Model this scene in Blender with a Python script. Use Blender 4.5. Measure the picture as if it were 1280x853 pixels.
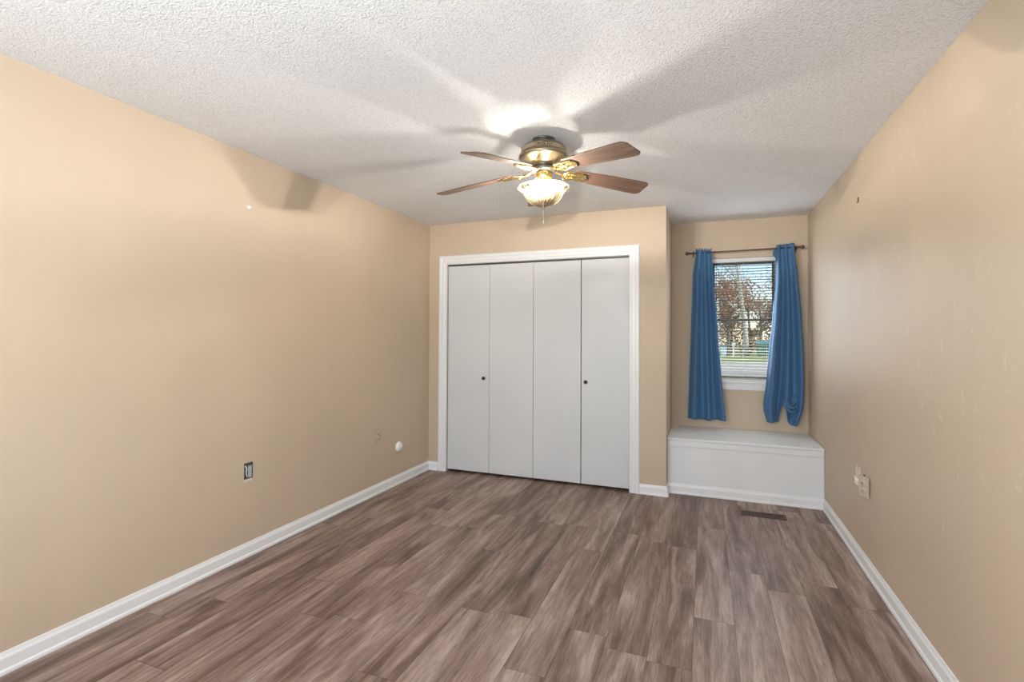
import bpy, bmesh, math, random
from mathutils import Vector, Matrix, Euler
C = bpy.context.scene
for o in list(bpy.data.objects): bpy.data.objects.remove(o)
R = math.radians
PI = math.pi

# ------------------------------------------------------------------ camera
cam_d = bpy.data.cameras.new('camera'); cam = bpy.data.objects.new('camera', cam_d)
C.collection.objects.link(cam); C.camera = cam
F_PX = 625.36
cam_d.sensor_fit = 'HORIZONTAL'; cam_d.sensor_width = 36.0
cam_d.lens = F_PX / 1280 * 36.0
cam_d.shift_y = -16.1 / 1280.0
cam_d.clip_start = 0.02; cam_d.clip_end = 500
yaw, pitch, roll = 0.36867, 0.01445, 0.00444
fx = Vector((-math.sin(yaw), math.cos(yaw), 0)); rt = Vector((math.cos(yaw), math.sin(yaw), 0)); up = Vector((0, 0, 1))
Fw = fx * math.cos(pitch) + up * math.sin(pitch); Uv = up * math.cos(pitch) - fx * math.sin(pitch)
Rv = rt * math.cos(roll) + Uv * math.sin(roll); U2 = Uv * math.cos(roll) - rt * math.sin(roll)
m = Matrix((Rv, U2, -Fw)).transposed().to_4x4()
m.translation = Vector((2.582, -4.3805, 1.3404))
cam.matrix_world = m

# ------------------------------------------------------------------ world, sun, lights, exposure
W_ = bpy.data.worlds.new('world'); C.world = W_; W_.use_nodes = True
nt = W_.node_tree; bg = nt.nodes['Background']
sky = nt.nodes.new('ShaderNodeTexSky'); sky.sky_type = 'NISHITA'
sky.sun_disc = False; sky.sun_elevation = R(48); sky.sun_rotation = R(100); sky.air_density = 1.0; sky.dust_density = 0.1; sky.ozone_density = 1.5
nt.links.new(sky.outputs[0], bg.inputs[0]); bg.inputs[1].default_value = 0.26

def lamp(kind, name, loc, energy, color=(1, 1, 1), rot=None, **kw):
    d = bpy.data.lights.new(name, kind); d.energy = energy; d.color = color
    for k, v in kw.items(): setattr(d, k, v)
    o = bpy.data.objects.new(name, d); o.location = loc
    if rot: o.rotation_euler = rot
    C.collection.objects.link(o); return o
D_WIN = 0.772
sd = Vector((-0.80, 0.42, -0.62))
sun = lamp('SUN', 'sun', (20, -20, 30), 3.4, (1.0, 0.95, 0.86), angle=R(0.6))
sun.rotation_euler = sd.to_track_quat('-Z', 'Y').to_euler()
# added fill light at the invented rear window, tilted up to the ceiling
rear_l = lamp('AREA', 'rear_fill_light', (1.70, -4.80, 1.50), 86, (0.86, 0.93, 1.0), (R(101), 0, 0), shape='RECTANGLE', size=2.3, size_y=1.25)
# daylight coming through the alcove window
alc_l = lamp('AREA', 'alcove_window_daylight', (2.918, D_WIN, 1.50), 10, (0.86, 0.93, 1.0), (R(-80), 0, 0), shape='RECTANGLE', size=0.54, size_y=1.05)

vs = C.view_settings; vs.view_transform = 'Standard'; vs.look = 'None'; vs.gamma = 1.0
vs.exposure = 0.0; vs.use_curve_mapping = False

# ------------------------------------------------------------------ dimensions
H = 2.44; W1 = 2.2755; W = 3.4445; D = 0.774; YB = -4.85; YBENCH = 0.125; BZ = 0.471

# ------------------------------------------------------------------ helpers
class MB:
    def __init__(s): s.v = []; s.f = []; s.sm = []
    def box(s, a, b):
        x0, y0, z0 = a; x1, y1, z1 = b; n = len(s.v)
        s.v += [(x0,y0,z0),(x1,y0,z0),(x1,y1,z0),(x0,y1,z0),(x0,y0,z1),(x1,y0,z1),(x1,y1,z1),(x0,y1,z1)]
        for q in ((0,3,2,1),(4,5,6,7),(0,1,5,4),(1,2,6,5),(2,3,7,6),(3,0,4,7)):
            s.f.append(tuple(n+i for i in q)); s.sm.append(False)
        return s
    def lathe(s, prof, seg=48, c=(0,0,0), axis='z', rad=None, smooth=True):
        n = len(s.v); k = len(prof)
        for j in range(seg):
            a = 2*PI*j/seg
            for i, (r, z) in enumerate(prof):
                rr = r if rad is None else rad(r, z, a, i)
                p = (rr*math.cos(a), rr*math.sin(a), z)
                if axis == 'x': p = (p[2], p[0], p[1])
                if axis == 'y': p = (p[0], p[2], p[1])
                s.v.append((c[0]+p[0], c[1]+p[1], c[2]+p[2]))
        for j in range(seg):
            j2 = (j+1) % seg
            for i in range(k-1):
                s.f.append((n+j*k+i, n+j2*k+i, n+j2*k+i+1, n+j*k+i+1)); s.sm.append(smooth)
        return s
    def tube(s, pts, r, seg=8, smooth=True, closed=False):
        pts = [Vector(p) for p in pts]; n = len(s.v); k = len(pts)
        rs = r if isinstance(r, (list, tuple)) else [r]*k
        prev = None
        for i, p in enumerate(pts):
            if closed: t = pts[(i+1) % k] - pts[i-1]
            else: t = pts[min(i+1, k-1)] - pts[max(i-1, 0)]
            t.normalize()
            if prev is None:
                a = Vector((0,0,1)) if abs(t.z) < .9 else Vector((1,0,0)); u = t.cross(a).normalized()
            else:
                u = (prev - t*prev.dot(t)).normalized()
            prev = u; w = t.cross(u)
            for j in range(seg):
                a = 2*PI*j/seg; q = p + (u*math.cos(a)+w*math.sin(a))*rs[i]; s.v.append(tuple(q))
        for i in range(k if closed else k-1):
            i2 = (i+1) % k
            for j in range(seg):
                j2 = (j+1) % seg
                s.f.append((n+i*seg+j, n+i*seg+j2, n+i2*seg+j2, n+i2*seg+j)); s.sm.append(smooth)
        if not closed:
            s.f.append(tuple(n+j for j in range(seg))[::-1]); s.sm.append(False)
            s.f.append(tuple(n+(k-1)*seg+j for j in range(seg))); s.sm.append(False)
        return s
    def prism(s, poly, fn, l0, l1):
        """poly: 2D outline; fn(p, l) -> 3D; extruded between l0 and l1"""
        n = len(s.v); k = len(poly)
        s.v += [fn(p, l0) for p in poly] + [fn(p, l1) for p in poly]
        s.f.append(tuple(n+i for i in range(k))[::-1]); s.f.append(tuple(n+k+i for i in range(k)))
        s.sm += [False, False]
        for i in range(k):
            j = (i+1) % k; s.f.append((n+i, n+j, n+k+j, n+k+i)); s.sm.append(False)
        return s
    def grid(s, fn, nu, nv, smooth=True):
        n = len(s.v)
        for i in range(nu+1):
            for j in range(nv+1): s.v.append(tuple(fn(i/nu, j/nv)))
        for i in range(nu):
            for j in range(nv):
                s.f.append((n+i*(nv+1)+j, n+(i+1)*(nv+1)+j, n+(i+1)*(nv+1)+j+1, n+i*(nv+1)+j+1)); s.sm.append(smooth)
        return s
    def sphere(s, c, r, seg=16, ring=10, sc=(1,1,1)):
        prof = [(max(1e-5, r*math.sin(PI*i/ring)), -r*math.cos(PI*i/ring)) for i in range(ring+1)]
        n = len(s.v); s.lathe(prof, seg)
        for i in range(n, len(s.v)):
            v = s.v[i]; s.v[i] = (c[0]+v[0]*sc[0], c[1]+v[1]*sc[1], c[2]+v[2]*sc[2])
        return s
    def build(s, name, mat, parent=None, loc=None, rot=None, bevel=0, solid=0, fixn=True):
        me = bpy.data.meshes.new(name); me.from_pydata(s.v, [], s.f)
        me.polygons.foreach_set('use_smooth', s.sm)
        if mat: me.materials.append(mat)
        if fixn:
            bm = bmesh.new(); bm.from_mesh(me); bmesh.ops.remove_doubles(bm, verts=bm.verts, dist=1e-6)
            bmesh.ops.recalc_face_normals(bm, faces=bm.faces); bm.to_mesh(me); bm.free()
        me.update()
        o = bpy.data.objects.new(name, me); C.collection.objects.link(o)
        if parent: o.parent = parent
        if loc: o.location = loc
        if rot: o.rotation_euler = rot
        if solid:
            md = o.modifiers.new('thickness', 'SOLIDIFY'); md.thickness = solid; md.offset = 0
        if bevel:
            md = o.modifiers.new('bevel', 'BEVEL'); md.width = bevel; md.segments = 2; md.limit_method = 'ANGLE'; md.angle_limit = R(40)
        return o

def thing(name, label, cat, loc=(0,0,0), rot=(0,0,0), group=None):
    o = bpy.data.objects.new(name, None); C.collection.objects.link(o)
    o.empty_display_size = .05; o.location = loc; o.rotation_euler = rot
    o['label'] = label; o['category'] = cat
    if group: o['group'] = group
    return o
def tag(o, label, cat, group=None):
    o['label'] = label; o['category'] = cat
    if group: o['group'] = group
    return o
def struct(o): o['kind'] = 'structure'; return o
def sroot(name, loc=(0,0,0)):
    o = bpy.data.objects.new(name, None); C.collection.objects.link(o); o.location = loc; o['kind'] = 'structure'; return o

# ------------------------------------------------------------------ materials
def newmat(name):
    mt = bpy.data.materials.new(name); mt.use_nodes = True; t = mt.node_tree
    return mt, t, t.nodes['Principled BSDF']
def N(t, typ, **kw):
    n = t.nodes.new(typ)
    for k, v in kw.items(): setattr(n, k, v)
    return n
def setv(t, sock, v):
    if hasattr(v, 'is_linked') or isinstance(v, bpy.types.NodeSocket): t.links.new(v, sock)
    else: sock.default_value = v
def math_(t, op, a, b=0.0, c=None):
    n = N(t, 'ShaderNodeMath', operation=op); setv(t, n.inputs[0], a); setv(t, n.inputs[1], b)
    if c is not None: setv(t, n.inputs[2], c)
    return n.outputs[0]
def ramp(t, fac, stops):
    n = N(t, 'ShaderNodeValToRGB'); e = n.color_ramp.elements
    while len(e) < len(stops): e.new(0.5)
    for i, (p, c) in enumerate(stops): e[i].position = p; e[i].color = (*c, 1) if len(c) == 3 else c
    t.links.new(fac, n.inputs[0]); return n.outputs[0]
def coord(t, scale=(1,1,1), loc=(0,0,0), src='Object'):
    tc = N(t, 'ShaderNodeTexCoord'); mp = N(t, 'ShaderNodeMapping')
    mp.inputs['Scale'].default_value = scale; mp.inputs['Location'].default_value = loc
    t.links.new(tc.outputs[src], mp.inputs[0]); return mp.outputs[0]
def noise(t, vec, scale, detail=3, rough=.5, dist=0.):
    n = N(t, 'ShaderNodeTexNoise'); n.inputs['Scale'].default_value = scale; n.inputs['Detail'].default_value = detail
    n.inputs['Roughness'].default_value = rough; n.inputs['Distortion'].default_value = dist
    t.links.new(vec, n.inputs['Vector']); return n.outputs[0]
def bump(t, b, h, strength, dist):
    n = N(t, 'ShaderNodeBump'); n.inputs['Strength'].default_value = strength; n.inputs['Distance'].default_value = dist
    t.links.new(h, n.inputs['Height']); t.links.new(n.outputs[0], b.inputs['Normal'])
def mixc(t, fac, a, b, bt='MIX'):
    n = N(t, 'ShaderNodeMix', data_type='RGBA', blend_type=bt); setv(t, n.inputs[0], fac)
    for s_, v in ((n.inputs[6], a), (n.inputs[7], b)):
        if isinstance(v, tuple): s_.default_value = (*v, 1) if len(v) == 3 else v
        else: t.links.new(v, s_)
    return n.outputs[2]
def simple(name, col, rough=.5, metal=0., spec=.5, nz=0., nscale=20, bmp=0., bscale=200, bd=.001, stretch=(1,1,1), sheen=0):
    mt, t, b = newmat(name)
    b.inputs['Roughness'].default_value = rough; b.inputs['Metallic'].default_value = metal; b.inputs['Specular IOR Level'].default_value = spec
    v = coord(t, stretch); f = noise(t, v, nscale, 4)
    c = ramp(t, f, [(.3, tuple(max(0, x*(1-nz)) for x in col)), (.7, tuple(min(1, x*(1+nz)) for x in col))])
    t.links.new(c, b.inputs['Base Color'])
    if bmp: bump(t, b, noise(t, v, bscale, 2), bmp, bd)
    if sheen: b.inputs['Sheen Weight'].default_value = sheen
    return mt

def wall_mat(name, base, scuff=False):
    mt, t, b = newmat(name)
    v = coord(t); f = noise(t, v, 1.1, 4, .55); vs_ = coord(t, (9, 9, .8)); f2 = noise(t, vs_, 1.0, 3)
    c1 = ramp(t, f, [(.3, tuple(x*.965 for x in base)), (.7, tuple(min(1, x*1.03) for x in base))])
    c2 = ramp(t, f2, [(.35, (.985,.985,.985)), (.65, (1.0,1.0,.995))])
    c = mixc(t, 1.0, c1, c2, 'MULTIPLY')
    if scuff:
        # pale rubbed marks, in ragged patches
        a = noise(t, coord(t, (1, 34, 20), (3.1, .7, .2)), 1.0, 5, .62, .6); pch = noise(t, coord(t, (1, 1.5, 1.5), (0, .35, .9)), 1.0, 2)
        k = math_(t, 'MULTIPLY', ramp(t, a, [(.60, (0,0,0)), (.70, (1,1,1))]), ramp(t, pch, [(.46, (0,0,0)), (.60, (1,1,1))]))
        c = mixc(t, math_(t, 'MULTIPLY', k, .40), c, (.80,.70,.58))
    t.links.new(c, b.inputs['Base Color'])
    b.inputs['Roughness'].default_value = .52; b.inputs['Specular IOR Level'].default_value = .35
    h = math_(t, 'ADD', noise(t, coord(t), 190, 2), math_(t, 'MULTIPLY', noise(t, coord(t), 5, 2), 4.0))
    bump(t, b, h, .35, .0012)
    return mt
TAN = (.61, .49, .365)
M = {}
M['wall'] = wall_mat('wall_paint', TAN)
M['wall_scuffed'] = wall_mat('wall_paint_scuffed', TAN, True)

def ceiling_mat():
    mt, t, b = newmat('popcorn_ceiling')
    v = coord(t)
    vo = N(t, 'ShaderNodeTexVoronoi', feature='SMOOTH_F1'); vo.inputs['Scale'].default_value = 118; vo.inputs['Smoothness'].default_value = .6
    wv = N(t, 'ShaderNodeVectorMath', operation='ADD'); t.links.new(v, wv.inputs[0])
    nn = N(t, 'ShaderNodeTexNoise'); nn.inputs['Scale'].default_value = 40; t.links.new(v, nn.inputs['Vector'])
    sc = N(t, 'ShaderNodeVectorMath', operation='SCALE'); t.links.new(nn.outputs[1], sc.inputs[0]); sc.inputs['Scale'].default_value = .02
    t.links.new(sc.outputs[0], wv.inputs[1]); t.links.new(wv.outputs[0], vo.inputs['Vector'])
    h1 = math_(t, 'SUBTRACT', 1.0, vo.outputs['Distance'])
    h = math_(t, 'ADD', math_(t, 'MULTIPLY', h1, 1.0), math_(t, 'MULTIPLY', noise(t, v, 190, 3, .6), .9))
    f = noise(t, v, 1.3, 3)
    c = ramp(t, f, [(.3, (.83,.845,.85)), (.7, (.87,.885,.89))])
    c = mixc(t, 1.0, c, ramp(t, h, [(.75, (.90,.90,.90)), (1.35, (1,1,1))]), 'MULTIPLY')
    t.links.new(c, b.inputs['Base Color']); b.inputs['Roughness'].default_value = .9; b.inputs['Specular IOR Level'].default_value = .15
    bump(t, b, h, .8, .005)
    return mt
M['ceiling'] = ceiling_mat()

def floor_mat():
    mt, t, b = newmat('vinyl_plank')
    tc = N(t, 'ShaderNodeTexCoord'); sp = N(t, 'ShaderNodeSeparateXYZ'); t.links.new(tc.outputs['Object'], sp.inputs[0])
    PW, PL = .178, 1.22
    xs = math_(t, 'DIVIDE', math_(t, 'SUBTRACT', sp.outputs[0], .038), PW); row = math_(t, 'FLOOR', xs); fxx = math_(t, 'FRACT', xs)
    wn = N(t, 'ShaderNodeTexWhiteNoise', noise_dimensions='1D'); t.links.new(row, wn.inputs['W'])
    ys = math_(t, 'ADD', math_(t, 'DIVIDE', sp.outputs[1], PL), math_(t, 'MULTIPLY', wn.outputs['Value'], 7.3))
    col = math_(t, 'FLOOR', ys); fy = math_(t, 'FRACT', ys)
    cb = N(t, 'ShaderNodeCombineXYZ'); t.links.new(row, cb.inputs[0]); t.links.new(col, cb.inputs[1])
    w2 = N(t, 'ShaderNodeTexWhiteNoise', noise_dimensions='2D'); t.links.new(cb.outputs[0], w2.inputs['Vector'])
    idv = w2.outputs['Value']
    # grain space: own shift per plank
    g = N(t, 'ShaderNodeCombineXYZ'); t.links.new(sp.outputs[0], g.inputs[0]); t.links.new(sp.outputs[1], g.inputs[1])
    t.links.new(math_(t, 'MULTIPLY', idv, 37.0), g.inputs[2])
    def gn(sx, sy, det, rough, dist=0.):
        mp = N(t, 'ShaderNodeMapping'); mp.inputs['Scale'].default_value = (sx, sy, 1); t.links.new(g.outputs[0], mp.inputs[0])
        return noise(t, mp.outputs[0], 1.0, det, rough, dist)
    broad = gn(11, 1.3, 3, .55, .8); fine = gn(170, 11, 5, .8); mid = gn(26, 1.7, 5, .7, .9); saw = gn(18, 70, 2, .5)
    s = math_(t, 'ADD', math_(t, 'MULTIPLY', broad, .62), math_(t, 'MULTIPLY', mid, .38))
    s = math_(t, 'ADD', s, math_(t, 'MULTIPLY', math_(t, 'SUBTRACT', idv, .5), .10))
    c = ramp(t, s, [(.30, (.085,.047,.035)), (.42, (.175,.108,.084)), (.52, (.30,.205,.168)), (.66, (.50,.385,.335))])
    c = mixc(t, 1.0, c, ramp(t, fine, [(.30, (.58,.55,.53)), (.62, (1.10,1.10,1.10))]), 'MULTIPLY')
    # dark knots / cathedral streaks
    kn = ramp(t, gn(34, 1.6, 5, .75, 1.6), [(.58, (1,1,1)), (.67, (.50,.45,.42))])
    c = mixc(t, .8, c, kn, 'MULTIPLY')
    # joints
    ex = math_(t, 'MINIMUM', fxx, math_(t, 'SUBTRACT', 1.0, fxx)); ey = math_(t, 'MINIMUM', fy, math_(t, 'SUBTRACT', 1.0, fy))
    jx = math_(t, 'LESS_THAN', ex, .0016/PW); jy = math_(t, 'LESS_THAN', ey, .0014/PL); jn = math_(t, 'MAXIMUM', jx, jy)
    c = mixc(t, math_(t, 'MULTIPLY', jn, .6), c, (.04,.027,.022))
    t.links.new(c, b.inputs['Base Color'])
    rg = math_(t, 'ADD', .36, math_(t, 'MULTIPLY', mid, .16)); t.links.new(rg, b.inputs['Roughness'])
    b.inputs['Specular IOR Level'].default_value = .5
    h = math_(t, 'SUBTRACT', math_(t, 'ADD', math_(t, 'MULTIPLY', fine, .5), math_(t, 'MULTIPLY', saw, .25)), math_(t, 'MULTIPLY', jn, 1.5))
    bump(t, b, h, .25, .0012)
    return mt
M['floor'] = floor_mat()
M['white'] = simple('white_trim_paint', (.84,.855,.86), .35, nz=.015, nscale=3, bmp=.1, bscale=60)
M['door'] = simple('door_paint', (.68,.70,.705), .5, nz=.015, nscale=2, bmp=.15, bscale=90)
M['bench'] = simple('bench_paint', (.80,.82,.83), .45, nz=.02, nscale=5, bmp=.15, bscale=40)
M['dark'] = simple('dark_gap', (.03,.03,.03), .8)
M['track'] = simple('track_metal', (.10,.10,.10), .5, .6)
M['knob'] = simple('dark_knob', (.02,.018,.016), .35, .3)
M['brass'] = simple('bright_brass', (.83,.62,.28), .2, 1., nz=.05, nscale=30)
M['antique'] = simple('antique_brass', (.36,.31,.22), .33, 1., nz=.15, nscale=12)
M['neck'] = simple('dark_bronze_neck', (.13,.12,.11), .4, .8, nz=.1)
M['bronze'] = simple('curtain_rod_metal', (.16,.12,.085), .4, .8, nz=.1)
M['ivory'] = simple('ivory_plastic', (.60,.51,.38), .4, nz=.02)
M['plate'] = simple('painted_over_plate_shaded', tuple(x*y for x, y in zip(TAN, (.93,.92,.86))), .4, nz=.02)  # wall tan made darker and yellower, slight shading put into the plate colour
M['whiteplastic'] = simple('white_plastic', (.82,.82,.80), .3)
M['galv'] = simple('galvanised_steel', (.50,.54,.53), .5, .2, nz=.2, nscale=60)
M['slot'] = simple('slot_dark', (.04,.03,.025), .7)
M['gyp'] = simple('torn_gypsum', (.78,.68,.56), .9, nz=.12, nscale=40, bmp=.8, bscale=120, bd=.002)
M['register'] = simple('brown_register', (.075,.036,.022), .5, .1, nz=.1)
M['frame'] = simple('window_aluminium', (.10,.10,.095), .45, .5, nz=.06)
M['vinyl'] = simple('white_vinyl', (.78,.79,.80), .4, nz=.01)
M['cord'] = simple('cord_white', (.75,.74,.70), .7)
M['slat'] = simple('blind_slat', (.50,.46,.38), .4, nz=.02)

def wood_mat():
    mt, t, b = newmat('fan_blade_wood')
    f = noise(t, coord(t, (2.2, 40, 20)), 1.0, 5, .65, .6)
    c = ramp(t, f, [(.28, (.060,.034,.024)), (.5, (.135,.080,.053)), (.72, (.23,.14,.092))])
    t.links.new(c, b.inputs['Base Color']); b.inputs['Roughness'].default_value = .5; b.inputs['Specular IOR Level'].default_value = .3
    bump(t, b, f, .1, .0006); return mt
M['wood'] = wood_mat()

def cloth_mat(name, col, trans):
    mt, t, b = newmat(name)
    f = noise(t, coord(t, (1, 1, .15)), 60, 4)
    c = ramp(t, f, [(.3, tuple(x*.97 for x in col)), (.7, tuple(x*1.03 for x in col))])
    t.links.new(c, b.inputs['Base Color']); b.inputs['Roughness'].default_value = .55; b.inputs['Sheen Weight'].default_value = .25
    wv = noise(t, coord(t), 420, 2); bump(t, b, wv, .15, .001)
    tr = N(t, 'ShaderNodeBsdfTranslucent'); t.links.new(c, tr.inputs[0])
    mx = N(t, 'ShaderNodeMixShader'); mx.inputs[0].default_value = trans
    out = t.nodes['Material Output']; t.links.new(b.outputs[0], mx.inputs[1]); t.links.new(tr.outputs[0], mx.inputs[2]); t.links.new(mx.outputs[0], out.inputs[0])
    return mt
M['curtain'] = cloth_mat('blue_curtain', (.06,.19,.39), .2)

def pane_mat():
    mt = bpy.data.materials.new('window_glass'); mt.use_nodes = True; t = mt.node_tree; t.nodes.clear()
    out = N(t, 'ShaderNodeOutputMaterial'); tr = N(t, 'ShaderNodeBsdfTransparent'); gl = N(t, 'ShaderNodeBsdfGlossy'); gl.inputs['Roughness'].default_value = .02
    tr.inputs[0].default_value = (.93,.95,.95,1)
    fr = N(t, 'ShaderNodeFresnel'); fr.inputs[0].default_value = 1.4; mx = N(t, 'ShaderNodeMixShader')
    t.links.new(fr.outputs[0], mx.inputs[0]); t.links.new(tr.outputs[0], mx.inputs[1]); t.links.new(gl.outputs[0], mx.inputs[2]); t.links.new(mx.outputs[0], out.inputs[0])
    return mt
M['pane'] = pane_mat()

def bowl_mat():
    mt = bpy.data.materials.new('bowl_glass'); mt.use_nodes = True; t = mt.node_tree; t.nodes.clear()
    out = N(t, 'ShaderNodeOutputMaterial')
    tc = N(t, 'ShaderNodeTexCoord'); sp = N(t, 'ShaderNodeSeparateXYZ'); t.links.new(tc.outputs['Object'], sp.inputs[0])
    an = math_(t, 'ARCTAN2', sp.outputs[1], sp.outputs[0]); rb = math_(t, 'SINE', math_(t, 'MULTIPLY', an, 22.0))
    sw = noise(t, coord(t, (1,1,1)), 26, 3, .6, 1.5)
    k = math_(t, 'ADD', math_(t, 'MULTIPLY', rb, .16), math_(t, 'MULTIPLY', math_(t, 'SUBTRACT', sw, .5), .9))
    fac = math_(t, 'ADD', .62, k)
    cl = N(t, 'ShaderNodeClamp'); t.links.new(fac, cl.inputs[0]); cl.inputs[1].default_value = .12; cl.inputs[2].default_value = .92
    tr = N(t, 'ShaderNodeBsdfTransparent'); tr.inputs[0].default_value = (1,.96,.88,1)
    tl = N(t, 'ShaderNodeBsdfTranslucent'); tl.inputs[0].default_value = (.78,.66,.45,1)
    df = N(t, 'ShaderNodeBsdfDiffuse'); df.inputs[0].default_value = (.5,.42,.28,1)
    gl = N(t, 'ShaderNodeBsdfGlossy'); gl.inputs['Roughness'].default_value = .12
    m0 = N(t, 'ShaderNodeMixShader'); m0.inputs[0].default_value = .4; t.links.new(tl.outputs[0], m0.inputs[1]); t.links.new(df.outputs[0], m0.inputs[2])
    m1 = N(t, 'ShaderNodeMixShader'); t.links.new(cl.outputs[0], m1.inputs[0]); t.links.new(m0.outputs[0], m1.inputs[1]); t.links.new(tr.outputs[0], m1.inputs[2])
    fr = N(t, 'ShaderNodeFresnel'); fr.inputs[0].default_value = 1.45; m2 = N(t, 'ShaderNodeMixShader')
    bp = N(t, 'ShaderNodeBump'); bp.inputs['Strength'].default_value = .6; bp.inputs['Distance'].default_value = .004; t.links.new(k, bp.inputs['Height'])
    t.links.new(bp.outputs[0], gl.inputs['Normal'])
    t.links.new(fr.outputs[0], m2.inputs[0]); t.links.new(m1.outputs[0], m2.inputs[1]); t.links.new(gl.outputs[0], m2.inputs[2])
    t.links.new(m2.outputs[0], out.inputs[0]); return mt
M['bowl'] = bowl_mat()
def bulb_mat():
    mt, t, b = newmat('lit_bulb'); b.inputs['Base Color'].default_value = (1,.9,.7,1)
    b.inputs['Emission Color'].default_value = (1,.80,.50,1); b.inputs['Emission Strength'].default_value = 9; return mt
M['bulb'] = bulb_mat()

# ------------------------------------------------------------------ room shell
T = .14
struct(MB().box((-T, YB-T, -.12), (W+T, D+T, 0)).build('floor', M['floor']))
struct(MB().box((-.6, YB-1.4, H), (W+.6, D+.5, H+.2)).build('ceiling', M['ceiling']))  # runs past the rear wall as an added eave, keeping the sun out
struct(MB().box((-T, YB-T, 0), (0, D+T, H)).build('wall_left', M['wall']))
struct(MB().box((W, YB-T, 0), (W+T, D+T, H)).build('wall_right', M['wall_scuffed']))
# closet wall with its wide opening
OX0, OX1, OZ = .196, 2.000, 2.036
b = MB(); ty = .105
b.box((0,0,0), (OX0-.015,ty,H)).box((OX1+.015,0,0), (W1,ty,H)).box((OX0-.015,0,OZ+.015), (OX1+.015,ty,H))
struct(b.build('wall_closet', M['wall']))
struct(MB().box((W1-.105, ty, 0), (W1, D, H)).build('wall_alcove_side', M['wall']))
# alcove wall with window opening
WX0, WX1, WZ0, WZ1 = 2.625, 3.212, .918, 2.082
b = MB()
b.box((0,D,0), (WX0,D+T,H)).box((WX1,D,0), (W,D+T,H)).box((WX0,D,0), (WX1,D+T,WZ0)).box((WX0,D,WZ1), (WX1,D+T,H))
struct(b.build('wall_alcove', M['wall']))
# rear wall behind the camera with an opening for the added window
RX0, RX1, RZ0, RZ1 = .5, 2.9, .85, 2.15
b = MB()
b.box((0,YB-T,0), (RX0,YB,H)).box((RX1,YB-T,0), (W,YB,H)).box((RX0,YB-T,0), (RX1,YB,RZ0)).box((RX0,YB-T,RZ1), (RX1,YB,H))
struct(b.build('wall_rear', M['wall']))

# baseboards: profile (offset from wall, height)
BP = [(0,0),(.019,0),(.019,.010),(.0165,.016),(.0125,.019),(.0125,.058),(.0115,.064),(.008,.070),(.006,.076),(.0045,.083),(0,.084)]
def run(mb, p0, p1, nrm, m0=0., m1=0.):
    """board from p0 to p1 along the wall, nrm pointing into the room; m0/m1: mitre (+1 lengthens with offset, -1 shortens)"""
    p0 = Vector((*p0, 0)); p1 = Vector((*p1, 0)); d = (p1-p0).normalized(); nn = Vector((*nrm, 0)); n = len(mb.v); k = len(BP)
    for P, mm, sg in ((p0, m0, -1), (p1, m1, 1)):
        for o, h in BP: mb.v.append(tuple(P + nn*o + d*(sg*mm*o) + Vector((0,0,h))))
    for i in range(k):
        j = (i+1) % k; mb.f.append((n+i, n+j, n+k+j, n+k+i)); mb.sm.append(False)
    mb.f.append(tuple(range(n, n+k))); mb.f.append(tuple(range(n+k, n+2*k))[::-1]); mb.sm += [False, False]
    return mb
struct(run(MB(), (0, YB), (0, 0), (1,0), -1, -1).build('baseboard_left', M['white']))
struct(run(MB(), (W, YB), (W, YBENCH-.001), (-1,0), -1, -1).build('baseboard_right', M['white']))
b = MB(); run(b, (0,0), (.112,0), (0,-1), -1, 0); run(b, (2.059,0), (W1,0), (0,-1), 0, 1); run(b, (W1,0), (W1,YBENCH), (1,0), 1, -1)
struct(b.build('baseboard_closet', M['white']))
b = MB(); run(b, (0,YB), (W,YB), (0,1), -1, -1); struct(b.build('baseboard_rear', M['white']))

# closet casing
b = MB()
CP = [(0,0),(0,.010),(.010,.017),(.030,.017),(.036,.013),(.060,.013),(.066,.010),(.083,.009),(.087,.004),(.087,0)]  # from the outer edge inwards, thickness
x0, x1, zt = .112, 2.0592, 2.124
n = len(b.v); k = len(CP)
path = [((x0,0),(1,0)), ((x0,zt),(1,-1)), ((x1,zt),(-1,-1)), ((x1,0),(-1,0))]
for (px, pz), (dx, dz) in path:
    for o, h in CP: b.v.append((px+dx*o, -h, pz+dz*o))
for i in range(3):
    for j in range(k-1):
        b.f.append((n+i*k+j, n+(i+1)*k+j, n+(i+1)*k+j+1, n+i*k+j+1)); b.sm.append(False)
struct(b.build('trim_1', M['white']))
b = MB()  # jambs lining the closet opening
b.box((OX0-.015,.0005,0), (OX0,ty,OZ)).box((OX1,.0005,0), (OX1+.015,ty,OZ)).box((OX0-.015,.0005,OZ), (OX1+.015,ty,OZ+.015))
struct(b.build('trim_2', M['white']))
# head track
tk = MB().box((OX0+.002,.022,OZ-.012), (OX1-.002,.05,OZ-.0005)).build('trim_3', M['track']); struct(tk)

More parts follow.
